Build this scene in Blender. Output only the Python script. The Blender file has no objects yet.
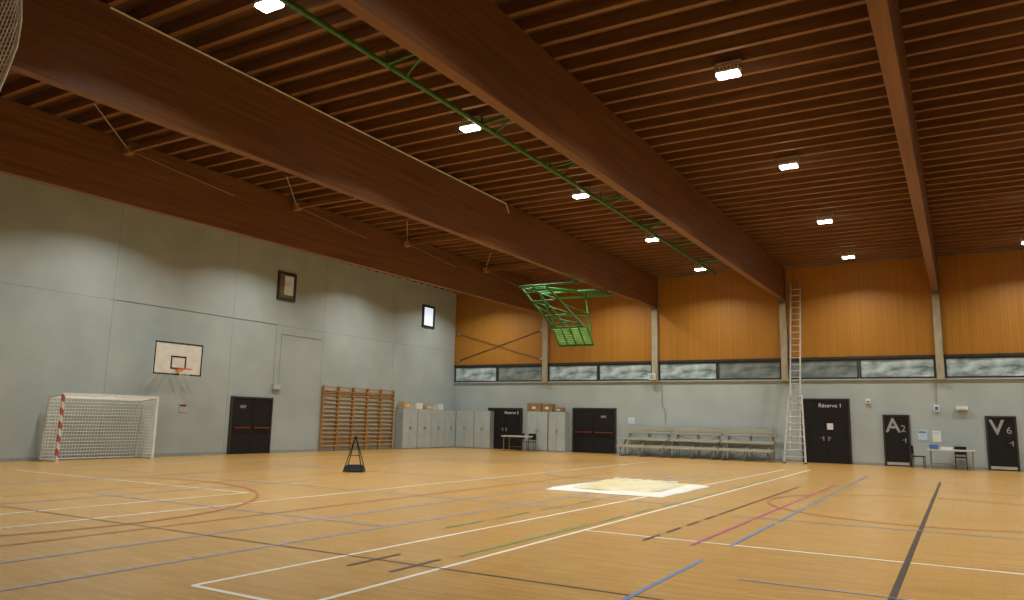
import bpy, bmesh, math, random
from mathutils import Vector, Matrix
random.seed(4)
S = bpy.context.scene
C = S.collection
PI = math.pi
XL, YF, XR, YB = -24.2, 35.0, 23.0, -3.0
DECK = 8.75
S.view_settings.view_transform = 'Standard'
S.view_settings.look = 'None'

# ------------------------------------------------------------------ mesh helpers
def nb(): return bmesh.new()
def bx(bm, x0, x1, y0, y1, z0, z1, bev=0):
    m = Matrix.Translation(((x0+x1)/2, (y0+y1)/2, (z0+z1)/2)) @ Matrix.Diagonal((abs(x1-x0), abs(y1-y0), abs(z1-z0), 1))
    r = bmesh.ops.create_cube(bm, size=1, matrix=m)
    if bev:
        es = list({e for v in r['verts'] for e in v.link_edges})
        bmesh.ops.bevel(bm, geom=es, offset=bev, segments=2, affect='EDGES', profile=.5)
    return bm
def frame_of(p, q):
    p, q = Vector(p), Vector(q); d = q-p
    return Matrix.Translation((p+q)/2) @ d.to_track_quat('Z', 'Y').to_matrix().to_4x4(), d.length
def tb(bm, p, q, r, n=8):
    m, L = frame_of(p, q)
    bmesh.ops.create_cone(bm, cap_ends=True, segments=n, radius1=r, radius2=r, depth=L, matrix=m)
    return bm
def pt(bm, pts, r, n=8):
    for a, b in zip(pts, pts[1:]): tb(bm, a, b, r, n)
    return bm
def bar(bm, p, q, w, h):
    m, L = frame_of(p, q)
    bmesh.ops.create_cube(bm, size=1, matrix=m @ Matrix.Diagonal((w, h, L, 1)))
    return bm
def quad(bm, pts):
    bm.faces.new([bm.verts.new(p) for p in pts]); return bm
def ob(name, bm, mat, parent=None, smooth=False):
    me = bpy.data.meshes.new(name)
    bmesh.ops.recalc_face_normals(bm, faces=bm.faces[:])
    bm.to_mesh(me); bm.free()
    if smooth:
        for p in me.polygons: p.use_smooth = True
    me.materials.append(mat)
    o = bpy.data.objects.new(name, me); C.objects.link(o)
    if parent: o.parent = parent
    return o
def tag(o, label, cat, group=None):
    o['label'] = label; o['category'] = cat
    if group: o['group'] = group
    return o
def thing(name, label, cat, loc=(0, 0, 0), rz=0, group=None):
    o = bpy.data.objects.new(name, None); C.objects.link(o)
    o.location = loc; o.rotation_euler = (0, 0, rz); o.empty_display_size = .1
    return tag(o, label, cat, group)
def struct(name, bm, mat, parent=None):
    o = ob(name, bm, mat, parent)
    if parent is None: o['kind'] = 'structure'
    return o
def sroot(name, loc, rz=0):
    o = bpy.data.objects.new(name, None); C.objects.link(o)
    o.location = loc; o.rotation_euler = (0, 0, rz); o['kind'] = 'structure'
    return o
def dup(root, loc, rz=None, label=None):
    r = root.copy(); C.objects.link(r); r.location = loc
    if rz is not None: r.rotation_euler = (0, 0, rz)
    if label: r['label'] = label
    for ch in list(root.children):
        c = ch.copy(); C.objects.link(c); c.parent = r
        for g in list(ch.children):
            d = g.copy(); C.objects.link(d); d.parent = c
    return r
def text(name, s, size, mat, parent, loc, rot=(PI/2, 0, 0), bold=0):
    cu = bpy.data.curves.new(name, 'FONT'); cu.body = s; cu.size = size; cu.offset = bold
    cu.align_x = 'CENTER'; cu.align_y = 'CENTER'; cu.extrude = .002
    t = bpy.data.objects.new(name, cu); C.objects.link(t)
    bpy.context.view_layer.update()
    me = bpy.data.meshes.new_from_object(t.evaluated_get(bpy.context.evaluated_depsgraph_get()))
    bpy.data.objects.remove(t)
    me.materials.clear(); me.materials.append(mat)
    o = bpy.data.objects.new(name, me); C.objects.link(o)
    o.parent = parent; o.location = loc; o.rotation_euler = rot
    return o

# ------------------------------------------------------------------ materials
def base(name, col, rough=.6, metal=0, spec=.4):
    m = bpy.data.materials.new(name); m.use_nodes = True
    b = m.node_tree.nodes['Principled BSDF']
    b.inputs['Base Color'].default_value = (*col, 1)
    b.inputs['Roughness'].default_value = rough
    b.inputs['Metallic'].default_value = metal
    b.inputs['Specular IOR Level'].default_value = spec
    return m, m.node_tree.nodes, m.node_tree.links, b
def noisy(name, c1, c2, scale=(3, 3, 3), rough=.6, metal=0, bump=0, spec=.4, detail=5, lo=.35, hi=.65, glow=0):
    m, N, L, b = base(name, c1, rough, metal, spec)
    tc = N.new('ShaderNodeTexCoord'); mp = N.new('ShaderNodeMapping'); mp.inputs['Scale'].default_value = scale
    nz = N.new('ShaderNodeTexNoise'); nz.inputs['Scale'].default_value = 1; nz.inputs['Detail'].default_value = detail
    rp = N.new('ShaderNodeValToRGB')
    rp.color_ramp.elements[0].position = lo; rp.color_ramp.elements[0].color = (*c1, 1)
    rp.color_ramp.elements[1].position = hi; rp.color_ramp.elements[1].color = (*c2, 1)
    L.new(tc.outputs['Object'], mp.inputs['Vector']); L.new(mp.outputs['Vector'], nz.inputs['Vector'])
    L.new(nz.outputs['Fac'], rp.inputs['Fac']); L.new(rp.outputs['Color'], b.inputs['Base Color'])
    if glow:
        L.new(rp.outputs['Color'], b.inputs['Emission Color']); b.inputs['Emission Strength'].default_value = glow
    if bump:
        bp = N.new('ShaderNodeBump'); bp.inputs['Strength'].default_value = bump; bp.inputs['Distance'].default_value = .02
        L.new(nz.outputs['Fac'], bp.inputs['Height']); L.new(bp.outputs['Normal'], b.inputs['Normal'])
    return m
def emit(name, col, st):
    m, N, L, b = base(name, col, .5)
    b.inputs['Emission Color'].default_value = (*col, 1); b.inputs['Emission Strength'].default_value = st
    return m
def boards(name, c1, c2, w):
    m, N, L, b = base(name, c1, .5, 0, .3)
    tc = N.new('ShaderNodeTexCoord'); sp = N.new('ShaderNodeSeparateXYZ'); L.new(tc.outputs['Object'], sp.inputs[0])
    dv = N.new('ShaderNodeMath'); dv.operation = 'DIVIDE'; dv.inputs[1].default_value = w; L.new(sp.outputs['X'], dv.inputs[0])
    fl = N.new('ShaderNodeMath'); fl.operation = 'FLOOR'; L.new(dv.outputs[0], fl.inputs[0])
    wn = N.new('ShaderNodeTexWhiteNoise'); wn.noise_dimensions = '1D'; L.new(fl.outputs[0], wn.inputs['W'])
    fr = N.new('ShaderNodeMath'); fr.operation = 'FRACT'; L.new(dv.outputs[0], fr.inputs[0])
    gt = N.new('ShaderNodeMath'); gt.operation = 'GREATER_THAN'; gt.inputs[1].default_value = .08; L.new(fr.outputs[0], gt.inputs[0])
    mp = N.new('ShaderNodeMapping'); mp.inputs['Scale'].default_value = (14, 14, .7); L.new(tc.outputs['Object'], mp.inputs['Vector'])
    nz = N.new('ShaderNodeTexNoise'); nz.inputs['Scale'].default_value = 1; nz.inputs['Detail'].default_value = 5; L.new(mp.outputs[0], nz.inputs['Vector'])
    av = N.new('ShaderNodeMath'); av.operation = 'MULTIPLY_ADD'; av.inputs[1].default_value = .4; L.new(wn.outputs['Value'], av.inputs[0])
    hv = N.new('ShaderNodeMath'); hv.operation = 'MULTIPLY'; hv.inputs[1].default_value = .6; L.new(nz.outputs['Fac'], hv.inputs[0]); L.new(hv.outputs[0], av.inputs[2])
    mx = N.new('ShaderNodeMix'); mx.data_type = 'RGBA'; mx.inputs['A'].default_value = (*c1, 1); mx.inputs['B'].default_value = (*c2, 1)
    L.new(av.outputs[0], mx.inputs['Factor'])
    m2 = N.new('ShaderNodeMix'); m2.data_type = 'RGBA'; m2.inputs['A'].default_value = (*[c*.75 for c in c1], 1)
    L.new(gt.outputs[0], m2.inputs['Factor']); L.new(mx.outputs['Result'], m2.inputs['B'])
    L.new(m2.outputs['Result'], b.inputs['Base Color'])
    return m
def floor_mat():
    m, N, L, b = base('sports_floor', (.5, .28, .1), .27, 0, .5)
    tc = N.new('ShaderNodeTexCoord')
    br = N.new('ShaderNodeTexBrick'); br.inputs['Scale'].default_value = 1
    br.inputs['Brick Width'].default_value = .5; br.inputs['Row Height'].default_value = .06
    br.inputs['Mortar Size'].default_value = .003; br.inputs['Mortar Smooth'].default_value = .6; br.inputs['Bias'].default_value = 0
    br.inputs['Color1'].default_value = (.625, .37, .108, 1); br.inputs['Color2'].default_value = (.51, .292, .076, 1)
    br.inputs['Mortar'].default_value = (.36, .20, .055, 1)
    L.new(tc.outputs['Object'], br.inputs['Vector'])
    nz = N.new('ShaderNodeTexNoise'); nz.inputs['Scale'].default_value = .35; nz.inputs['Detail'].default_value = 4
    L.new(tc.outputs['Object'], nz.inputs['Vector'])
    mx = N.new('ShaderNodeMix'); mx.data_type = 'RGBA'; mx.blend_type = 'MULTIPLY'
    rp = N.new('ShaderNodeValToRGB'); rp.color_ramp.elements[0].color = (.88, .88, .88, 1); rp.color_ramp.elements[1].color = (1.04, 1.03, 1, 1)
    L.new(nz.outputs['Fac'], rp.inputs['Fac']); mx.inputs['Factor'].default_value = 1
    L.new(br.outputs['Color'], mx.inputs['A']); L.new(rp.outputs['Color'], mx.inputs['B'])
    L.new(mx.outputs['Result'], b.inputs['Base Color'])
    return m
def stripes(name, c1, c2, w):
    m, N, L, b = base(name, c1, .45)
    tc = N.new('ShaderNodeTexCoord'); sp = N.new('ShaderNodeSeparateXYZ'); L.new(tc.outputs['Object'], sp.inputs[0])
    ad = N.new('ShaderNodeMath'); ad.operation = 'ADD'; L.new(sp.outputs['Z'], ad.inputs[0]); L.new(sp.outputs['X'], ad.inputs[1])
    dv = N.new('ShaderNodeMath'); dv.operation = 'DIVIDE'; dv.inputs[1].default_value = w*2; L.new(ad.outputs[0], dv.inputs[0])
    fr = N.new('ShaderNodeMath'); fr.operation = 'FRACT'; L.new(dv.outputs[0], fr.inputs[0])
    gt = N.new('ShaderNodeMath'); gt.operation = 'GREATER_THAN'; gt.inputs[1].default_value = .5; L.new(fr.outputs[0], gt.inputs[0])
    mx = N.new('ShaderNodeMix'); mx.data_type = 'RGBA'; mx.inputs['A'].default_value = (*c1, 1); mx.inputs['B'].default_value = (*c2, 1)
    L.new(gt.outputs[0], mx.inputs['Factor']); L.new(mx.outputs['Result'], b.inputs['Base Color'])
    return m

M = {}
M['floor'] = floor_mat()
M['wall'] = noisy('painted_wall', (.365, .435, .44), (.425, .495, .50), (.7, .7, .7), .85, bump=.06, spec=.2)
M['seam'] = noisy('wall_seam', (.26, .31, .31), (.30, .35, .35), (5, 5, 5), .9)
M['beam'] = noisy('glulam_beam', (.148, .064, .025), (.215, .096, .037), (5, .35, 13), .5, bump=.05, spec=.25)
M['joist'] = noisy('joist_wood', (.19, .092, .040), (.265, .129, .057), (.6, 8, 8), .6, spec=.25)
M['deck'] = noisy('roof_deck', (.11, .053, .024), (.155, .075, .035), (.5, 5, 5), .7, spec=.2)
M['clad'] = boards('amber_boards', (.315, .140, .016), (.43, .192, .027), .12)
M['concrete'] = noisy('pilaster_concrete', (.34, .31, .22), (.42, .38, .29), (4, 4, 2), .85)
M['black'] = noisy('black_paint', (.009, .009, .010), (.014, .014, .014), (4, 4, 4), .6, spec=.25)
M['dark'] = noisy('dark_frame', (.025, .025, .025), (.04, .04, .038), (6, 6, 6), .5)
M['white'] = noisy('white_paint', (.72, .74, .70), (.82, .84, .80), (4, 4, 4), .55)
M['sign'] = noisy('white_lettering', (.70, .72, .71), (.76, .78, .77), (9, 9, 9), .6)
M['grey_letter'] = noisy('grey_lettering', (.30, .31, .31), (.36, .37, .37), (9, 9, 9), .6)
M['red'] = noisy('red_paint', (.17, .016, .012), (.22, .022, .016), (6, 6, 6), .45)
M['rim'] = noisy('rim_orange', (.65, .12, .04), (.75, .16, .05), (8, 8, 8), .45)
M['stripe'] = stripes('red_white_bands', (.74, .70, .66), (.46, .10, .08), .2)
M['net'] = noisy('white_net', (.78, .80, .76), (.88, .9, .86), (9, 9, 9), .8)
M['pine'] = noisy('bar_wood', (.36, .19, .06), (.47, .26, .09), (6, 6, 2), .5)
M['metal'] = noisy('aluminium', (.48, .50, .48), (.58, .6, .58), (6, 6, 6), .42, metal=.4)
M['steel'] = noisy('grey_steel', (.28, .29, .28), (.36, .37, .36), (6, 6, 6), .45, metal=.4)
M['cabinet'] = noisy('cabinet_grey', (.42, .49, .50), (.47, .54, .55), (2, 2, 2), .55)
M['cabinet_edge'] = noisy('cabinet_edge', (.31, .355, .36), (.36, .405, .41), (3, 3, 3), .6)
M['card'] = noisy('cardboard', (.48, .38, .2), (.58, .46, .26), (5, 5, 5), .85)
M['brown_card'] = noisy('brown_cardboard', (.26, .15, .065), (.34, .2, .09), (5, 5, 5), .85)
M['tape'] = noisy('packing_tape', (.5, .4, .26), (.58, .47, .3), (5, 5, 5), .4)
M['green'] = noisy('green_steel', (.030, .14, .028), (.05, .19, .043), (5, 5, 5), .5)
M['pale_green'] = noisy('light_green_slats', (.12, .42, .09), (.17, .5, .13), (4, 4, 4), .55)
M['plank'] = noisy('bench_plank', (.36, .35, .27), (.46, .44, .34), (1, 8, 8), .55)
M['tarp'] = noisy('white_sheet', (.68, .69, .63), (.75, .76, .70), (2, 2, 2), .6, bump=.1)
M['cream'] = noisy('cream_sheet', (.60, .52, .24), (.70, .66, .48), (1.6, 1.6, 1.6), .55, bump=.3)
M['conduit'] = noisy('grey_conduit', (.33, .385, .385), (.38, .435, .435), (5, 5, 5), .6)
M['bluepaper'] = noisy('pale_blue_paper', (.45, .60, .76), (.58, .72, .84), (7, 7, 7), .7)
M['blue'] = noisy('blue_paint', (.06, .14, .42), (.09, .18, .48), (7, 7, 7), .5)
M['table'] = noisy('table_top_pale', (.50, .51, .46), (.58, .59, .53), (3, 3, 3), .5)
M['led'] = emit('led_panel', (1, .98, .92), 16)
M['pane_pale'] = noisy('pale_glass', (.10, .135, .125), (.50, .60, .59), (1.5, 3, 3.6), .15, detail=10, lo=.36, hi=.74, glow=.32)  # grey outside light and reflections painted in as uneven glow
M['pane_dim'] = noisy('dim_glass', (.09, .115, .11), (.23, .27, .265), (1.5, 3, 3), .15, glow=.14, detail=8)  # fainter outside light painted in as a weak glow
M['pane_dark'] = noisy('dark_glass', (.14, .11, .06), (.26, .22, .14), (2, 2, 2), .15)
M['pane_warm'] = noisy('warm_glass', (.36, .33, .24), (.50, .47, .36), (2, 2, 2), .2, glow=.2)  # warm interior light put into the pane colour and glow
M['pane_day'] = emit('daylight_glass', (.72, .87, 1), .75)
M['lw'] = noisy('line_white', (.74, .73, .64), (.82, .81, .72), (3, 3, 3), .45)
M['lk'] = noisy('line_black', (.035, .025, .02), (.06, .045, .03), (3, 3, 3), .45)
M['lb'] = noisy('line_blue', (.10, .22, .48), (.14, .27, .54), (3, 3, 3), .45)
M['lg'] = noisy('line_green', (.17, .32, .10), (.21, .36, .13), (3, 3, 3), .45)
M['lp'] = noisy('line_magenta', (.42, .06, .2), (.48, .09, .24), (3, 3, 3), .45)
M['lr'] = noisy('line_red', (.36, .09, .03), (.42, .12, .045), (3, 3, 3), .45)
M['ls'] = noisy('line_faded_blue', (.24, .32, .46), (.30, .37, .50), (3, 3, 3), .45)

# ------------------------------------------------------------------ room shell
floor = struct('floor', bx(nb(), XL, XR, YB, YF, -.2, 0), M['floor'])
wl = struct('wall_left', bx(nb(), XL-.3, XL, YB, YF, 0, DECK), M['wall'])
wf = struct('wall_far', bx(nb(), XL-.3, XR+.3, YF, YF+.3, 0, DECK), M['wall'])
struct('wall_right', bx(nb(), XR, XR+.3, YB, YF, 0, DECK), M['wall'])
struct('wall_back', bx(nb(), XL-.3, XR+.3, YB-.3, YB, 0, DECK), M['wall'])
ceil = struct('ceiling', bx(nb(), XL-.3, XR+.3, YB-.3, YF+.3, DECK, DECK+.12), M['deck'])
y = -2.6
while y < YF-.1:
    ob('joist', bx(nb(), XL, XR, y-.055, y+.055, 8.5, DECK), M['joist'], ceil); y += .6
# wall seams and skirting
for yy in (0.1, 5, 10, 14.9, 19.8, 24.7, 29.6):
    ob('panel_seam', bx(nb(), XL, XL+.003, yy-.008, yy+.008, 0.1, 8.5), M['seam'], wl)
ob('panel_seam', bx(nb(), XL, XL+.003, YB, YF, 5.19, 5.21), M['seam'], wl)
struct('baseboard_left', bx(nb(), XL, XL+.015, YB, YF, 0, .1), M['seam'])
struct('baseboard_far', bx(nb(), XL+.015, XR, YF-.015, YF, 0, .1), M['seam'])

# court lines -------------------------------------------------------
zl = [.002]
def line(x0, y0, x1, y1, m, w=.05, dash=None):
    zl[0] += .00015; z = zl[0]
    a, b = Vector((x0, y0, z)), Vector((x1, y1, z)); d = (b-a).normalized(); n = Vector((-d.y, d.x, 0))*w/2
    L = (b-a).length; bm = nb(); t = 0
    on, off = dash if dash else (L, 1)
    while t < L-.01:
        e = min(L, t+on); p, q = a+d*t, a+d*e
        quad(bm, [p+n, p-n, q-n, q+n]); t = e+off
    return ob('court_line', bm, M[m], floor)
def arc(cx, cy, r, a0, a1, m, w=.05):
    zl[0] += .00015; z = zl[0]; bm = nb(); n = 64; pr = None
    for i in range(n+1):
        t = math.radians(a0+(a1-a0)*i/n)
        v = [bm.verts.new((cx+(r+s*w/2)*math.cos(t), cy+(r+s*w/2)*math.sin(t), z)) for s in (-1, 1)]
        if pr: bm.faces.new([pr[0], pr[1], v[1], v[0]])
        pr = v
    return ob('court_line', bm, M[m], floor)
for a in [(-5.95, 4.66, -5.45, 28.4, 'lw', .06), (-4.65, 3, -4.7, 29, 'lw', .06), (-5.95, 4.66, -3, 4.62, 'lw', .06),
          (-4.62, 10.05, 19, 9.95, 'lw', .06), (-12.1, 1, -12.1, 10.6, 'lw', .06), (-20.6, 10.6, -12.1, 10.55, 'lw', .06),
          (-10.7, 1, -10.7, 29, 'lw', .06), (-10.7, 29, -5.45, 28.4, 'lw', .05),
          (-13.2, 6.6, -2.2, 6.6, 'lk', .035), (-.63, 7, -.63, 25.7, 'lk', .065), (-20.6, 25.7, 19, 25.7, 'ls', .04),
          (-5.5, 6.15, -5.5, 7.0, 'lk', .05), (-4.95, 6.15, -4.95, 7.0, 'lk', .05),
          (-20.6, 6.6, -20.6, 25.7, 'lw', .04),
          (-2.58, 3, -2.6, 8.75, 'lb', .045), (-7.05, 2, -6.9, 24, 'ls', .05), (-8.3, 2, -8.2, 24, 'ls', .05),
          (-20, 12.4, -5.8, 12.4, 'ls', .05), (-20, 17.0, -8.2, 17.0, 'ls', .05), (-9.3, 2, -9.3, 22, 'lr', .04),
          (-14.5, 4, -14.5, 24, 'lr', .035), (-4.9, 7.3, -4.85, 10.6, 'lg', .05), (-3.4, 13.2, 8, 13.2, 'ls', .05),
          (-17, 4, -17, 25, 'ls', .05), (-2, 7.9, 12, 7.9, 'ls', .03), (-13.4, 1, -13.4, 14, 'ls', .05), (-14, 8.6, -7, 8.6, 'ls', .05),
          (-6.9, 14.3, -3.6, 14.3, 'ls', .05), (-12, 19.2, -3, 19.2, 'lr', .05), (-8.2, 22, 4, 22, 'lg', .05),
          (-3.63, 13.2, -3.62, 20.6, 'lk', .04)]:
    line(*a[:6])
line(-2.6, 10, -2.65, 27, 'lb', .045, (2.6, .25)); line(-3.02, 9.7, -2.95, 22, 'lp', .045, (3.2, .2))
line(-3.65, 9.7, -3.63, 13.0, 'lk', .045, (.6, .3)); line(-4.85, 11, -4.8, 24, 'lg', .05, (1, .4)); line(-6.3, 9, -6.2, 24, 'lg', .045, (1, .4))
arc(-15, 6.5, 5.15, -40, 110, 'lr', .05); arc(-.6, 16.7, 2.9, 0, 360, 'lr', .05); arc(-9, 21, 1.8, 0, 360, 'ls', .05)

# far wall: orange cladding, pilasters, window band -----------------
BX = [-18.45, -12.5, -6.55, -.6, 5.35]
edges = [XL] + BX + [11.3, 17.25, XR]
for i in range(len(edges)-1):
    a = edges[i]+(.16 if i else 0); b = edges[i+1]-(.16 if i < len(edges)-2 else 0)
    struct('trim_%d' % (i+1), bx(nb(), a, b, YF-.06, YF, 4.47, 8.5), M['clad'])
for i, x in enumerate(BX+[11.3, 17.25]):
    struct('trim_%d' % (i+20), bx(nb(), x-.14, x+.14, YF-.2, YF, 3.46, 6.9, .01), M['concrete'])
for i in range(len(edges)-1):
    a = edges[i]+(.15 if i else .02); b = edges[i+1]-.15
    struct('trim_%d' % (i+40), bx(nb(), a, b, YF-.1, YF, 4.36, 4.47), M['dark'])
    struct('trim_%d' % (i+60), bx(nb(), a, b, YF-.08, YF, 3.47, 3.53), M['conduit'])
kinds = ['pale', 'dim', 'pale', 'pale', 'pale', 'dim', 'dim', 'pale', 'pale', 'pale', 'dim', 'pale', 'pale', 'dim', 'pale', 'pale']
wn = 1
def window(n, loc, rz, w, h, pane, fr='dark', fw=.05):
    r = sroot('window_%d' % n, loc, rz)
    bm = nb()
    bx(bm, -w/2, w/2, -.07, 0, 0, fw); bx(bm, -w/2, w/2, -.07, 0, h-fw, h)
    bx(bm, -w/2, -w/2+fw, -.07, 0, fw, h-fw); bx(bm, w/2-fw, w/2, -.07, 0, fw, h-fw)
    ob('window_frame', bm, M[fr], r)
    ob('window_pane', bx(nb(), -w/2+fw, w/2-fw, -.03, -.01, fw, h-fw), M[pane], r)
    return r
for i in range(len(edges)-1):
    a = edges[i]+(.15 if i else .05); b = edges[i+1]-.15
    for j in range(2):
        w = (b-a)/2
        window(wn, (a+w*(j+.5), YF, 3.53), 0, w-.02, .83, 'pane_'+kinds[(wn-1) % 16], 'dark', .07); wn += 1
w1 = window(wn, (XL, 22.37, 6.26), PI/2, 1.0, 1.2, 'pane_dark', 'dark', .1); wn += 1
ob('window_blind', bx(nb(), -.12, .38, -.035, -.031, .25, 1.05), M['pane_warm'], w1)  # lighter part of the pane: lit interior painted as a glowing patch
w2 = window(wn, (XL, 32.35, 6.26), PI/2, 1.05, 1.2, 'pane_day', 'dark', .12)

# doors ------------------------------------------------------------
def door(n, loc, rz, w, h, leaves=1, exit_bar=False):
    r = sroot('door_%d' % n, loc, rz)
    bm = nb(); j = .07
    bx(bm, -w/2, -w/2+j, -.08, 0, 0, h); bx(bm, w/2-j, w/2, -.08, 0, 0, h); bx(bm, -w/2+j, w/2-j, -.08, 0, h-j, h)
    ob('door_frame', bm, M['dark'], r)
    lw = (w-2*j)/leaves
    for k in range(leaves):
        x0 = -w/2+j+k*lw
        lf = ob('door_leaf', bx(nb(), x0+.006, x0+lw-.006, -.06, -.005, .01, h-j-.006, .004), M['black'], r)
        if exit_bar:
            b = nb(); tb(b, (x0+.12, -.13, 1.0), (x0+lw-.12, -.13, 1.0), .022)
            for xx in (x0+.14, x0+lw-.14): bx(b, xx-.025, xx+.025, -.13, -.06, .95, 1.05)
            ob('push_bar', b, M['red'], lf)
        else:
            hx = x0+lw-.1 if k == 0 else x0+.1
            b = nb(); bx(b, hx-.025, hx+.025, -.075, -.06, .93, 1.12); tb(b, (hx, -.06, 1.05), (hx, -.12, 1.05), .012)
            tb(b, (hx, -.115, 1.05), (hx-.12 if k == 0 else hx+.12, -.115, 1.05), .012)
            ob('door_handle', b, M['steel'], lf)
    return r
d = door(1, (XL, 21.0, 0), PI/2, 2.06, 2.2, 2, True)
ob('exit_sign', bx(nb(), -.62, -.28, -.066, -.06, 1.72, 1.9), M['dark'], d)
text('door_lettering', 'EXIT', .13, M['sign'], d, (-.45, -.07, 1.81))
d = door(2, (-20.85, YF, 0), 0, 2.1, 2.15, 2)
text('door_lettering', 'R\u00e9serve 2', .21, M['sign'], d, (.42, -.066, 1.9))
d = door(3, (-15.7, YF, 0), 0, 2.35, 2.2, 2, True)
ob('exit_sign', bx(nb(), .35, .7, -.066, -.06, 1.68, 1.86), M['dark'], d)
text('door_lettering', 'EXIT', .13, M['sign'], d, (.52, -.07, 1.77))
d = door(4, (-4.98, YF, 0), 0, 1.95, 2.7, 2)
text('door_lettering', 'R\u00e9serve 1', .23, M['sign'], d, (.2, -.066, 2.4))
ob('paper_notice', bx(nb(), .05, .29, -.066, -.061, 1.4, 1.66), M['sign'], d)
d = door(5, (-2.3, YF, 0), 0, .98, 2.06, 1)
text('door_lettering', 'A', .80, M['grey_letter'], d, (-.12, -.066, 1.60), bold=.012); text('door_lettering', '2', .38, M['grey_letter'], d, (.25, -.066, 1.49))
ob('kick_plate', bx(nb(), -.4, .4, -.066, -.06, .05, .16), M['metal'], d)
d = door(6, (1.3, YF, 0), 0, 1.02, 2.06, 1)
text('door_lettering', 'V', .80, M['grey_letter'], d, (-.14, -.066, 1.60), bold=.012); text('door_lettering', '6', .38, M['grey_letter'], d, (.25, -.066, 1.51))
ob('kick_plate', bx(nb(), -.42, .42, -.066, -.06, .05, .16), M['metal'], d)

# roof beams ---------------------------------------------------------
bl = ['deep brown laminated roof beam nearest the grey left wall, above the goal',
      'deep brown laminated roof beam with a cable on top, left of the green rail',
      'broad brown laminated roof beam just right of the green rail',
      'brown laminated roof beam above the pilaster beside the A2 door',
      'brown laminated roof beam past the V6 door at the right']
beams = []
for x, lb in zip(BX, bl):
    bm = nb(); w = .12
    v = [bm.verts.new(p) for p in [(x-w, YB, 6.72), (x+w, YB, 6.72), (x+w, YF, 7.02), (x-w, YF, 7.02), (x-w, YB, 8.5), (x+w, YB, 8.5), (x+w, YF, 8.5), (x-w, YF, 8.5)]]
    for f in [(0, 1, 2, 3), (4, 5, 6, 7), (0, 1, 5, 4), (1, 2, 6, 5), (2, 3, 7, 6), (3, 0, 4, 7)]: bm.faces.new([v[k] for k in f])
    bmesh.ops.bevel(bm, geom=bm.edges[:], offset=.012, segments=1, affect='EDGES')
    beams.append(tag(ob('roof_beam', bm, M['beam']), lb, 'beam', 'roof beams'))
# cable fixed along the second beam
b = nb(); pt(b, [(-12.362, 7, 8.46), (-12.362, 20.5, 8.46), (-12.362, 20.7, 8.2)], .018)
cb = ob('power_cable', b, M['tarp'], beams[1]); cb['label'] = 'thin pale cable'

# lamps --------------------------------------------------------------
def make_lamp(loc, label):
    t = thing('ceiling_lamp', label, 'lamp', loc, 0, 'LED ceiling lamps')
    b = nb(); bx(b, -.22, .22, -.13, .13, 0, .05, .01)
    for k in range(7): bx(b, -.21+k*.07-.008, -.21+k*.07+.008, -.12, .12, .05, .09)
    ob('housing', b, M['white'], t)
    for s in (-1, 1): ob('led_panel', bx(nb(), s*.115-.1, s*.115+.1, -.125, .125, -.05, 0, .015), M['led'], t)
    b = nb(); bar(b, (-.24, 0, .03), (-.24, 0, .25), .03, .01); bar(b, (.24, 0, .03), (.24, 0, .25), .03, .01); bx(b, -.25, .25, -.02, .02, .24, .26)
    ob('bracket', b, M['steel'], t)
    ld = bpy.data.lights.new('lamp_light', 'AREA'); ld.shape = 'RECTANGLE'; ld.size = .42; ld.size_y = .24
    ld.energy = 152; ld.color = (1, .97, .89); ld.spread = math.radians(142)
    lo = bpy.data.objects.new('lamp_light', ld); C.objects.link(lo); lo.parent = t; lo.location = (0, 0, -.06)
    return t
cols = [(-9.5, 'beside the green rail'), (-3.5, 'in bay right of middle beam'), (2.5, 'in bay right of A2 door'),
        (-14.2, 'in bay of timber struts'), (-21.3, 'in bay along left wall'), (8.5, 'in bay furthest right')]
orr = ['nearest far wall', 'second from far wall', 'third from far wall', 'fourth from far wall', 'fifth from far wall']
lamp = None
for x, ds in cols:
    for k, yy in enumerate((32.4, 26.3, 20.1, 14.05, 8.0)):
        lb = 'white LED ceiling lamp %s, %s' % (ds, orr[k])
        if lamp is None: lamp = make_lamp((x, yy, 8.24), lb)
        else: dup(lamp, (x, yy, 8.24), 0, lb)

# green rail -----------------------------------------------------------
t = thing('roof_rail', 'long thin green steel rail under the roof with side brackets', 'rail', (-9.15, 2, 8.22))
ob('rail', tb(nb(), (0, 0, 0), (0, 31.5, 0), .055), M['green'], t)
for k in range(9):
    yy = 1.8+k*3.4
    b = nb(); tb(b, (0, yy, .02), (.95, yy, .1), .035); tb(b, (0, yy+.6, .02), (.95, yy, .1), .028); tb(b, (.95, yy, .1), (.95, yy, .28), .025); tb(b, (0, yy, 0), (0, yy, .28), .025)
    ob('bracket', b, M['green'], t)

# timber struts ---------------------------------------------------------
lbs = ['timber roof strut with steel rods nearest the camera, above the goal', 'timber roof strut with steel rods, second from the camera',
       'timber roof strut with steel rods, third from the camera', 'timber roof strut with steel rods nearest the far wall']
first = None
for yy, lb in zip((11.2, 17.05, 22.8, 28.5), lbs):
    if first is None:
        t = thing('roof_strut', lb, 'strut', (-18.3, yy, 8.2), 0, 'timber roof struts')
        ob('strut', bx(nb(), 0, 5.65, -.05, .05, -.06, .06), M['joist'], t)
        ob('end_block', bx(nb(), 0, .22, -.09, .09, -.12, .1, .015), M['pine'], t)
        ob('steel_rod', tb(nb(), (.1, 0, 0), (1.5, -1.8, .3), .012, 6), M['conduit'], t)
        ob('steel_rod', tb(nb(), (.1, 0, 0), (.1, 3.4, -.3), .008, 6), M['conduit'], t)
        first = t
    else: dup(first, (-18.3, yy, 8.2), 0, lb)

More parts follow.
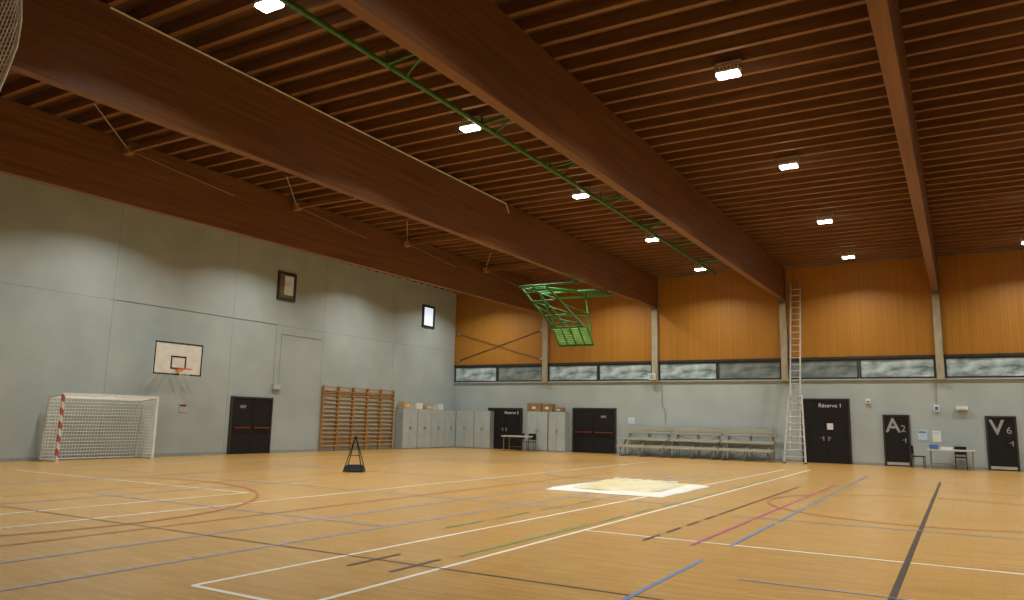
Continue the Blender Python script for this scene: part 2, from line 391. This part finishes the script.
# tie rods crossing on the far wall
for z0, z1, dy, lb in [(4.7, 6.2, -.025, 'thin steel tie rod rising to the right across the leftmost amber panel'),
                       (6.2, 4.7, -.065, 'thin steel tie rod falling to the right across the leftmost amber panel')]:
    t = thing('tie_rod', lb, 'rod', (-21.3, YF-.06, 0), 0, 'crossed tie rods')
    ob('rod', tb(nb(), (-2.6, dy, z0), (2.6, dy, z1), .014), M['dark'], t)
    for x, z in ((-2.6, z0), (2.6, z1)): ob('anchor_plate', bx(nb(), x-.07, x+.07, dy-.02, .004, z-.07, z+.07), M['steel'], t)

# folded basket under the roof ------------------------------------------
t = thing('folded_basketball_frame', 'green steel basketball frame folded up under the roof near the far wall', 'basketball hoop', (-13.5, 27.4, 6.75))
b = nb()
for p, q in [((-1.3, -1.6, 0), (1.3, -1.6, 0)), ((-1.3, 1.6, 0), (1.3, 1.6, 0)), ((-1.3, -1.6, 0), (1.0, 1.6, 0)), ((-.9, -1.6, 0), (1.3, 1.6, 0)), ((-1.3, .2, 0), (1.3, .2, 0))]: tb(b, p, q, .045)
ob('top_frame', b, M['green'], t)
for yy in (-1.6, 1.6): ob('hanger', tb(nb(), (1.0, yy, 0), (1.0, yy, .235), .05), M['green'], t)
arms = [((-1.3, -1.6, 0), (-.25, -.75, -1.6)), ((-.9, -.9, 0), (-.2, -.1, -2.1)), ((-.2, -1.6, 0), (1.1, -.75, -1.6)), ((.5, .6, 0), (1.1, -.1, -2.1)), ((-.75, -1.6, 0), (.45, -.5, -1.8))]
for p, q in arms: ob('arm', tb(nb(), p, q, .045), M['green'], t)
b = nb()
def lerp(a, c, f): return tuple(a[i]+(c[i]-a[i])*f for i in range(3))
for i, f, j, g in [(0, .15, 2, .15), (0, .35, 2, .35), (0, .7, 2, .7), (0, .35, 2, .7), (0, .7, 2, .95), (0, 0, 2, .35), (1, .5, 3, .5), (0, .45, 1, .45), (2, .45, 3, .45), (0, .9, 2, .9), (1, .75, 3, .75)]:
    tb(b, lerp(*arms[i], f), lerp(*arms[j], g), .028)
ob('cross_brace', b, M['green'], t)
u = Vector((1, 0, 0)); vv = Vector((0, -.72, .69)).normalized(); n = u.cross(vv); o0 = Vector((.45, -.4, -1.9))
def bp(x, yv, z): return o0+u*x+vv*yv+n*z
bm_ = Matrix(((*u, 0), (*vv, 0), (*n, 0), (0, 0, 0, 1))).transposed(); bm_.translation = o0
b = nb()
for k in range(9):
    bmesh.ops.create_cube(b, size=1, matrix=bm_ @ Matrix.Translation((0, -.44+k*.11, 0)) @ Matrix.Diagonal((1.5, .08, .02, 1)))
bd = ob('backboard', b, M['pale_green'], t); bd['label'] = 'light green slatted backboard'
b = nb()
for k in range(5): tb(b, bp(-.75+k*.375, -.475, .03), bp(-.75+k*.375, .475, .03), .028)
for yv in (-.475, .475): tb(b, bp(-.75, yv, .03), bp(.75, yv, .03), .035)
ob('board_frame', b, M['green'], bd)
b = nb(); pr = None
for k in range(17):
    a = k/16*2*PI; p = bp(.225*math.cos(a), -.2, -.3)-n*(.225*math.sin(a))
    if pr: tb(b, pr, p, .012, 6)
    pr = p
tb(b, bp(0, -.2, 0), bp(0, -.2, -.08), .03)
ob('rim', b, M['rim'], bd)

# ------------------------------------------------------------------ left wall equipment
# goal
t = thing('handball_goal', 'handball goal with red and white left post and white net', 'goal', (-23.2, 14.6, 0), PI/2)
W = 1.56
ob('post', bx(nb(), -W-.04, -W+.04, -.04, .04, 0, 2.04, .006), M['stripe'], t)['label'] = 'red and white banded post'
ob('post', bx(nb(), W-.04, W+.04, -.04, .04, 0, 2.04, .006), M['white'], t)
ob('crossbar', bx(nb(), -W+.04, W-.04, -.04, .04, 1.96, 2.04, .006), M['white'], t)
for s in (-1, 1):
    b = nb(); pt(b, [(s*W, .04, 1.98), (s*W, .75, 1.9), (s*W, .92, .03), (s*W, .04, .03)], .02)
    ob('net_support', b, M['metal'], t)
ob('ground_bar', tb(nb(), (-W, .92, .03), (W, .92, .03), .02), M['metal'], t)
b = nb()
def prof(f):
    pts = [(.04, 1.98), (.75, 1.9), (.92, .05)]; L1, L2 = .71, 1.86; s = f*(L1+L2)
    if s < L1: k = s/L1; return (pts[0][0]+(pts[1][0]-pts[0][0])*k, pts[0][1]+(pts[1][1]-pts[0][1])*k)
    k = (s-L1)/L2; return (pts[1][0]+(pts[2][0]-pts[1][0])*k, pts[1][1]+(pts[2][1]-pts[1][1])*k)
for i in range(34):
    x = -W+2*W*i/33; pts = [(x, *prof(k/8)) for k in range(9)]
    pt(b, pts, .009, 3)
for k in range(26):
    yy, z = prof(k/25); tb(b, (-W, yy, z), (W, yy, z), .009, 3)
for s in (-1, 1):
    for k in range(9):
        yy = .06+k*.1; z1 = 1.96 if yy < .75 else 1.9; tb(b, (s*W, yy, .04), (s*W, min(yy, .8), z1), .009, 3)
    for k in range(19): tb(b, (s*W, .04, .06+k*.1), (s*W, .92-.09*(k/19)*1.9, .06+k*.1), .009, 3)
ob('net', b, M['net'], t)

# wall basketball hoop
t = thing('wall_basketball_hoop', 'white basketball backboard with black outlines on the left wall', 'basketball hoop', (XL, 16.82, 0), PI/2)
b = nb(); bx(b, -.94, .94, -1.02, -.99, 2.80, 3.91, .004); bd = ob('backboard', b, M['white'], t)
def outline(b, x0, x1, z0, z1, w, yy):
    bx(b, x0, x1, yy, yy+.006, z0, z0+w); bx(b, x0, x1, yy, yy+.006, z1-w, z1); bx(b, x0, x0+w, yy, yy+.006, z0+w, z1-w); bx(b, x1-w, x1, yy, yy+.006, z0+w, z1-w)
b = nb(); outline(b, -.94, .94, 2.80, 3.91, .045, -1.027); ob('board_border', b, M['black'], bd)
b = nb(); outline(b, -.3, .3, 3.0, 3.45, .05, -1.027); ob('target_square', b, M['black'], bd)
b = nb(); pr = None
for k in range(25):
    a = k/24*2*PI; p = (.225*math.cos(a), -1.4+.225*math.sin(a), 3.0)
    if pr: tb(b, pr, p, .014, 6)
    pr = p
bx(b, -.09, .09, -1.18, -1.02, 2.93, 3.01); ob('rim', b, M['rim'], t)
b = nb()
for k in range(12):
    a = k/12*2*PI; a2 = a+.35
    tb(b, (.22*math.cos(a), -1.4+.22*math.sin(a), 2.99), (.13*math.cos(a2), -1.4+.13*math.sin(a2), 2.74), .003, 3)
    tb(b, (.22*math.cos(a), -1.4+.22*math.sin(a), 2.99), (.13*math.cos(a-.35), -1.4+.13*math.sin(a-.35), 2.74), .003, 3)
ob('net', b, M['net'], t)
for s in (-1, 1):
    b = nb(); tb(b, (s*.12+.3, 0, 3.6), (s*.12+.3, -.99, 3.6), .025); tb(b, (s*.12+.3, 0, 3.1), (s*.12+.3, -.99, 3.1), .025); tb(b, (s*.12+.3, 0, 3.1), (s*.12+.3, -.95, 3.55), .018)
    ob('wall_arm', b, M['conduit'], t)
t = thing('notice_board', 'small white notice on the left wall below the basketball hoop', 'sign', (XL, 17.9, 1.55), PI/2)
ob('panel', bx(nb(), -.17, .17, -.02, 0, 0, .32, .004), M['cabinet'], t)
b = nb(); bx(b, -.13, .13, -.024, -.02, .2, .27); ob('print', b, M['red'], t)

# wall bars
lbs = ['wooden wall bars section nearest the double exit door on the left wall', 'wooden wall bars section, second from the left wall exit door', 'middle one of five wooden wall bars sections',
       'wooden wall bars section, second from the grey lockers', 'wooden wall bars section next to the grey lockers']
wb = None
for k, lb in enumerate(lbs):
    loc = (XL, 25.3+k*.98, 0)
    if wb is None:
        wb = thing('wall_bars', lb, 'wall bars', loc, PI/2, 'wooden wall bars')
        for s in (-1, 1): ob('stile', bx(nb(), s*.465-.02, s*.465+.02, -.13, -.02, 0, 2.86, .006), M['pine'], wb)
        for j in range(15): ob('rung', tb(nb(), (-.45, -.1, .22+j*.185), (.45, -.1, .22+j*.185), .027), M['pine'], wb)
        ob('fixing_rail', bx(nb(), -.48, .48, -.02, 0, 2.5, 2.58), M['pine'], wb); ob('fixing_rail', bx(nb(), -.48, .48, -.02, 0, .4, .48), M['pine'], wb)
    else: dup(wb, loc, PI/2, lb)

# lockers and cabinets
def make_cab(loc, rz, label):
    t = thing('storage_cabinet', label, 'cabinet', loc, rz, 'grey storage cabinets')
    ob('body', bx(nb(), -.58, .58, -.45, -.02, .0, 1.98, .006), M['cabinet_edge'], t)
    for s in (-1, 1):
        dr = ob('door', bx(nb(), min(s*.006, s*.575), max(s*.006, s*.575), -.47, -.45, .05, 1.96, .003), M['cabinet'], t)
        ob('handle', bx(nb(), s*.06-.015, s*.06+.015, -.5, -.47, .95, 1.1), M['steel'], dr)
        ob('vent', bx(nb(), s*.29-.08, s*.29+.08, -.474, -.47, 1.74, 1.78), M['cabinet_edge'], dr)
    return t
cab = make_cab((XL, 30.6, 0), PI/2, 'grey storage cabinet next to the wall bars')
for k, lb in enumerate(['grey storage cabinet on the left wall, second from the wall bars', 'grey storage cabinet on the left wall, third from the wall bars', 'grey storage cabinet on the left wall closest to the corner']):
    dup(cab, (XL, 31.8+k*1.18, 0), PI/2, lb)
dup(cab, (-23.1, YF, 0), 0, 'grey storage cabinet on the far wall in the corner'); dup(cab, (-22.0, YF, 0), 0, 'grey storage cabinet left of the Réserve 2 door').scale = (.85, 1, 1)
dup(cab, (-18.66, YF, 0), 0, 'grey storage cabinet right of the Réserve 2 door, under brown boxes'); dup(cab, (-17.56, YF, 0), 0, 'grey storage cabinet left of the far exit door').scale = (.8, 1, 1)
def box_thing(loc, rz, w, d, h, m, label, grp):
    t = thing('cardboard_box', label, 'box', loc, rz, grp)
    ob('box_body', bx(nb(), -w/2, w/2, -d/2, d/2, 0, h, .006), M[m], t)
    b = nb(); bx(b, -w/2-.002, w/2+.002, -.03, .03, h-.08, h+.003); ob('tape', b, M['tape'], t)
    b = nb(); bx(b, -.1, .1, -d/2-.004, -d/2, h*.3, h*.6); ob('paper_label', b, M['sign'], t)
for yy, w, h, m, lb in [(30.4, .6, .34, 'card', 'beige cardboard box on the cabinet next to the wall bars'), (31.35, .5, .3, 'white', 'white box on the second cabinet from the wall bars'),
                        (32.2, .62, .24, 'card', 'low beige box on the left wall cabinets, third from the wall bars'), (33.2, .45, .3, 'white', 'white box on the left wall cabinets closest to the corner')]:
    box_thing((XL+.26, yy, 1.98), PI/2, w, .36, h, m, lb, 'boxes on the left wall cabinets')
for x, w, h, lb in [(-18.9, .8, .42, 'large brown cardboard box on the cabinet right of the Réserve 2 door'), (-18.15, .6, .4, 'second brown cardboard box on the far wall cabinets'), (-17.5, .45, .22, 'small low brown box on the cabinet nearest the far exit door')]:
    box_thing((x, YF-.25, 1.98), 0, w, .36, h, 'brown_card', lb, 'brown boxes on the far wall cabinets')

# conduits on the left wall
b = nb(); pt(b, [(XL+.015, 14.95, 5.22), (XL+.015, 22.0, 5.22), (XL+.015, 22.0, 2.80)], .011)
tag(ob('cable_conduit', b, M['conduit']), 'grey conduit along the left wall dropping beside the exit door', 'conduit')
b = nb(); pt(b, [(XL+.015, 22.3, 2.80), (XL+.015, 22.3, 4.85), (XL+.015, 24.6, 4.85)], .010)
tag(ob('cable_conduit', b, M['conduit']), 'thin grey conduit stepping up the left wall toward the wall bars', 'conduit')
t = thing('switch_box', 'small grey switch box on the left wall above the exit door', 'box', (XL, 22.15, 2.53), PI/2)
ob('box_body', bx(nb(), -.2, .2, -.1, 0, 0, .24, .01), M['conduit'], t); ob('cover', bx(nb(), -.17, .17, -.11, -.1, .03, .21, .003), M['cabinet'], t)

# ------------------------------------------------------------------ far wall equipment
# ladder
t = thing('extension_ladder', 'tall aluminium extension ladder with flared base leaning on the far wall', 'ladder', (-5.97, 33.2, 0))
def ly(z): return 1.62*z/7.75
for s in (-1, 1):
    b = nb(); bar(b, (s*.42, 0, 0), (s*.26, ly(2.8), 2.8), .07, .03); ob('lower_stile', b, M['metal'], t)
    b = nb(); bar(b, (s*.2, ly(.6)+.04, .6), (s*.2, ly(7.75)+.04, 7.75), .06, .03); ob('upper_stile', b, M['metal'], t)
    ob('foot', bx(nb(), s*.42-.05, s*.42+.05, -.05, .05, 0, .05, .01), M['black'], t)
for k in range(10):
    z = .28+k*.27; w = .42-.16*z/2.8; ob('rung', tb(nb(), (-w, ly(z), z), (w, ly(z), z), .018), M['metal'], t)
for k in range(17):
    z = 3.0+k*.28; ob('rung', tb(nb(), (-.2, ly(z)+.04, z), (.2, ly(z)+.04, z), .018), M['metal'], t)

# bleachers
def make_bleacher(loc, label):
    t = thing('bleacher_bench', label, 'bench', loc, 0, 'three tiered bleacher benches')
    for k in range(3):
        yy = -1.55+k*.55; z = .45+k*.33
        ob('seat_plank', bx(nb(), -1.13, 1.13, yy-.15, yy+.15, z-.06, z, .006), M['plank'], t)
        if k: ob('foot_plank', bx(nb(), -1.13, 1.13, yy-.40, yy-.18, z-.33, z-.28, .005), M['plank'], t)
    ob('backrest', bx(nb(), -1.13, 1.13, -.17, -.13, 1.14, 1.32, .005), M['plank'], t)
    for x in (-.95, 0, .95):
        b = nb()
        tb(b, (x, -1.68, .025), (x, -.15, .025), .025); tb(b, (x, -.15, .02), (x, -.15, 1.28), .025); tb(b, (x, -1.68, .3), (x, -.2, 1.0), .025)
        for k in range(3): tb(b, (x, -1.55+k*.55, .02), (x, -1.55+k*.55, .39+k*.33), .025)
        ob('support_frame', b, M['steel'], t)
    b = nb(); tb(b, (-.95, -.15, .15), (.95, -.15, 1.0), .015); tb(b, (-.95, -.15, 1.0), (.95, -.15, .15), .015); ob('cross_brace', b, M['steel'], t)
    return t
bl0 = make_bleacher((-12.72, YF-.05, 0), 'plank bleacher bench with three tiers nearest the far exit door')
dup(bl0, (-10.38, YF-.05, 0), 0, 'middle one of three plank bleacher benches on the far wall'); dup(bl0, (-8.04, YF-.05, 0), 0, 'plank bleacher bench with three tiers nearest the tall ladder')

# tables and chairs
def make_table(loc, w, label):
    t = thing('folding_table', label, 'table', loc)
    ob('tabletop', bx(nb(), -w/2, w/2, -.38, .38, .69, .75, .006), M['table'], t)
    for sx in (-1, 1):
        for sy in (-1, 1): ob('leg', tb(nb(), (sx*(w/2-.1), sy*.28, 0), (sx*(w/2-.1), sy*.28, .69), .022), M['steel'], t)
    b = nb(); tb(b, (-w/2+.1, .28, .2), (w/2-.1, .28, .2), .012); ob('stretcher', b, M['steel'], t)
def make_chair(loc, rz, label, first=None):
    if first: return dup(first, loc, rz, label)
    t = thing('chair', label, 'chair', loc, rz, 'black chairs at the tables')
    ob('seat', bx(nb(), -.21, .21, -.21, .21, .43, .47, .015), M['black'], t); ob('backrest', bx(nb(), -.2, .2, .2, .23, .55, .86, .01), M['black'], t)
    for s in (-1, 1):
        ob('leg', tb(nb(), (s*.18, -.19, 0), (s*.18, -.19, .44), .016), M['dark'], t); ob('leg', pt(nb(), [(s*.19, .24, 0), (s*.19, .19, .45), (s*.19, .215, .8)], .016), M['dark'], t)
    return t
make_table((-19.25, 33.5, 0), 1.4, 'folding table in front of the Réserve 2 door')
ch = make_chair((-19.5, 34.15, 0), 0, 'black chair behind the table by the Réserve 2 door')
make_chair((-18.8, 34.15, 0), .2, 'second black chair behind the Réserve 2 table, nearer the exit door', ch)
make_table((-.4, 34.0, 0), 1.6, 'folding table between the A2 and V6 doors')
make_chair((-1.52, 34.1, 0), PI/2+.2, 'dark chair at the left end of the table beside the A2 door', ch)
make_chair((-.1, 34.64, 0), 0, 'dark chair behind the table near the V6 door', ch)
def tray(loc, w, h, m, m2, label, grp):
    t = thing('storage_tray', label, 'tray', loc, 0, grp)
    b = nb(); x, yv = w, .14; bx(b, -x, x, -yv, yv, 0, .012); bx(b, -x, x, -yv, -yv+.01, .012, h); bx(b, -x, x, yv-.01, yv, .012, h); bx(b, -x, -x+.01, -yv+.01, yv-.01, .012, h); bx(b, x-.01, x, -yv+.01, yv-.01, .012, h)
    ob('tray', b, M[m], t); ob('papers', bx(nb(), -x+.03, x-.03, -.11, .11, .012, h-.02), M[m2], t)
tray((-.55, 34.0, .75), .2, .09, 'white', 'bluepaper', 'low white tray on the middle of the table beside the V6 door', 'trays on the table')
tray((-.98, 34.05, .75), .15, .17, 'blue', 'white', 'small blue tray on the table end nearest the A2 door', 'trays on the table')
def poster(name, label, loc, w, h, m, m2):
    t = thing(name, label, 'poster', loc)
    ob('sheet', bx(nb(), -w/2, w/2, -.012, 0, 0, h, .002), M[m], t)
    b = nb(); bx(b, -w*.38, w*.38, -.015, -.012, h*.72, h*.86); ob('print', b, M[m2], t)
poster('wall_notice', 'pale blue notice on the far wall right of the A2 door', (-1.38, YF, 1.05), .34, .42, 'bluepaper', 'blue')
poster('wall_notice', 'white notice on the far wall below the grey conduit by the A2 door', (-.88, YF, 1.0), .3, .45, 'white', 'bluepaper')
poster('wall_notice', 'small pale blue notice on the wall above the left end of the bleachers', (-13.75, YF, 1.45), .36, .32, 'bluepaper', 'white')
t = thing('emergency_light', 'small white lamp on the wall left of the V6 door', 'lamp', (.05, YF, 2.28))
ob('housing', bx(nb(), -.2, .2, -.16, .004, 0, .14), M['white'], t); ob('lens', bx(nb(), -.15, .15, -.17, -.16, .03, .11, .004), M['sign'], t)
t = thing('wall_sensor', 'small white sensor box on the wall between Réserve 1 and A2 doors', 'sensor', (-3.3, YF, 2.5))
ob('sensor_body', bx(nb(), -.09, .09, -.09, 0, 0, .2, .02), M['white'], t); ob('lens', bx(nb(), -.04, .04, -.1, -.09, .05, .11, .004), M['dark'], t)
b = nb(); pt(b, [(-.82, YF-.022, 3.46), (-.82, YF-.022, 2.47)], .022); tag(ob('cable_conduit', b, M['conduit']), 'grey conduit down the far wall right of the A2 door', 'conduit')
t = thing('switch_box', 'small white switch box on the conduit right of the A2 door', 'box', (-.82, YF, 2.2)); ob('box_body', bx(nb(), -.1, .1, -.09, 0, 0, .26, .015), M['white'], t); ob('cover', bx(nb(), -.06, .06, -.1, -.09, .05, .2, .003), M['blue'], t)
b = nb(); pt(b, [(-12.2, YF-.02, 3.46), (-12.2, YF-.02, 2.3), (-12.05, YF-.02, 2.2), (-12.05, YF-.02, 1.5)], .022); tag(ob('cable_conduit', b, M['conduit']), 'grey conduit down the far wall above the bleachers', 'conduit')
t = thing('switch_box', 'small pale box at the pilaster foot above the bleachers', 'box', (-12.6, YF-.2, 3.55)); ob('box_body', bx(nb(), -.16, .16, -.1, 0, 0, .3, .015), M['white'], t); ob('cover', bx(nb(), -.12, .12, -.11, -.1, .04, .26, .003), M['conduit'], t)

# ------------------------------------------------------------------ on the floor
t = thing('floor_sheet', 'large white and cream sheet lying folded on the court floor', 'sheet', (-6.72, 17.1, 0))
def sheet(hx, hy, z0, amp, seed, skirt):
    random.seed(seed); bm = nb(); nx, ny = 26, 30; V = []
    for i in range(nx+1):
        r = []
        for j in range(ny+1):
            u_, v_ = -1+2*i/nx, -1+2*j/ny
            e = min(1, (1-max(abs(u_), abs(v_)))/.08)
            z = z0+amp*(.5+.5*math.sin(u_*5+seed+v_*3))*e+amp*random.random()*.5*e - skirt*(1-e)
            r.append(bm.verts.new((u_*hx*(1+.012*math.sin(v_*7+seed)), v_*hy*(1+.012*math.sin(u_*6)), z)))
        V.append(r)
    for i in range(nx):
        for j in range(ny): bm.faces.new([V[i][j], V[i+1][j], V[i+1][j+1], V[i][j+1]])
    return bm
ob('bottom_sheet', sheet(1.33, 1.78, .035, .018, 2, .027), M['tarp'], t, True)
ob('top_sheet', sheet(.95, 1.4, .056, .05, 5, .006), M['cream'], t, True)['label'] = 'cream coloured inner sheet'
b = nb()
pts = [(-1.1+.08*k, 1.58+.03*math.sin(k), .06+.01*math.sin(k*1.7)) for k in range(22)]; pt(b, pts, .035, 8)
ob('rolled_edge', b, M['tarp'], t)

t = thing('black_stand', 'black folding stand with triangular frame standing on the court floor', 'stand', (-14.6, 16.4, 0), .45)
b = nb(); v = [b.verts.new(p) for p in [(-.28, -.2, .02), (.28, -.2, .02), (.28, .2, .02), (-.28, .2, .02), (-.2, -.1, .2), (.2, -.1, .2), (.2, .1, .2), (-.2, .1, .2)]]
for f in [(0, 1, 2, 3), (4, 5, 6, 7), (0, 1, 5, 4), (1, 2, 6, 5), (2, 3, 7, 6), (3, 0, 4, 7)]: b.faces.new([v[k] for k in f])
bmesh.ops.bevel(b, geom=b.edges[:], offset=.015, segments=1, affect='EDGES'); ob('base', b, M['black'], t)
for sx, sy in ((-1, -1), (1, -1), (-1, 1), (1, 1)): ob('leg', tb(nb(), (sx*.27, sy*.16, .0), (sx*.02, sy*.01, .92), .014), M['black'], t)
b = nb(); bx(b, -.04, .04, -.03, .03, .9, .97, .008); ob('head', b, M['black'], t)
b = nb(); tb(b, (-.15, 0, .45), (.15, 0, .45), .01); ob('crossbar', b, M['black'], t)

# net near the camera, top left
t = thing('hanging_net', 'white protective net hanging from the roof at the top left', 'net', (-7.8, 3.46, 4.0))
b = nb()
def nx_(f, z): return -1.4*(1-f)+f*(-.02+.1*z)
for i in range(40):
    f = i/39; pt(b, [(nx_(f, .25*k), .05*math.sin(f*16+k), .25*k) for k in range(19)], .006, 4)
for k in range(90):
    z = k*.05; pt(b, [(nx_(i/10, z), .05*math.sin(i*1.6+z*4), z) for i in range(11)], .005, 4)
ob('mesh', b, M['net'], t)
b = nb(); pt(b, [(nx_(1, .25*k), .05*math.sin(16+k), .25*k) for k in range(19)], .016, 6); ob('edge_rope', b, M['net'], t)

# ------------------------------------------------------------------ world + camera
w = bpy.data.worlds.new('World'); S.world = w; w.use_nodes = True
w.node_tree.nodes['Background'].inputs['Color'].default_value = (.02, .02, .025, 1)
right = Vector((.8634, .5041, .0210)); fwd = Vector((-.5008, .8513, .1565)).normalized()
right = (right-fwd*right.dot(fwd)).normalized(); up = right.cross(fwd)
cd = bpy.data.cameras.new('camera'); cd.sensor_width = 36; cd.sensor_fit = 'HORIZONTAL'; cd.lens = 760/1024*36; cd.clip_end = 200
co = bpy.data.objects.new('camera', cd); C.objects.link(co)
mw = Matrix((right, up, -fwd)).transposed().to_4x4(); mw.translation = (0, 0, 1.5)
co.matrix_world = mw
S.camera = co
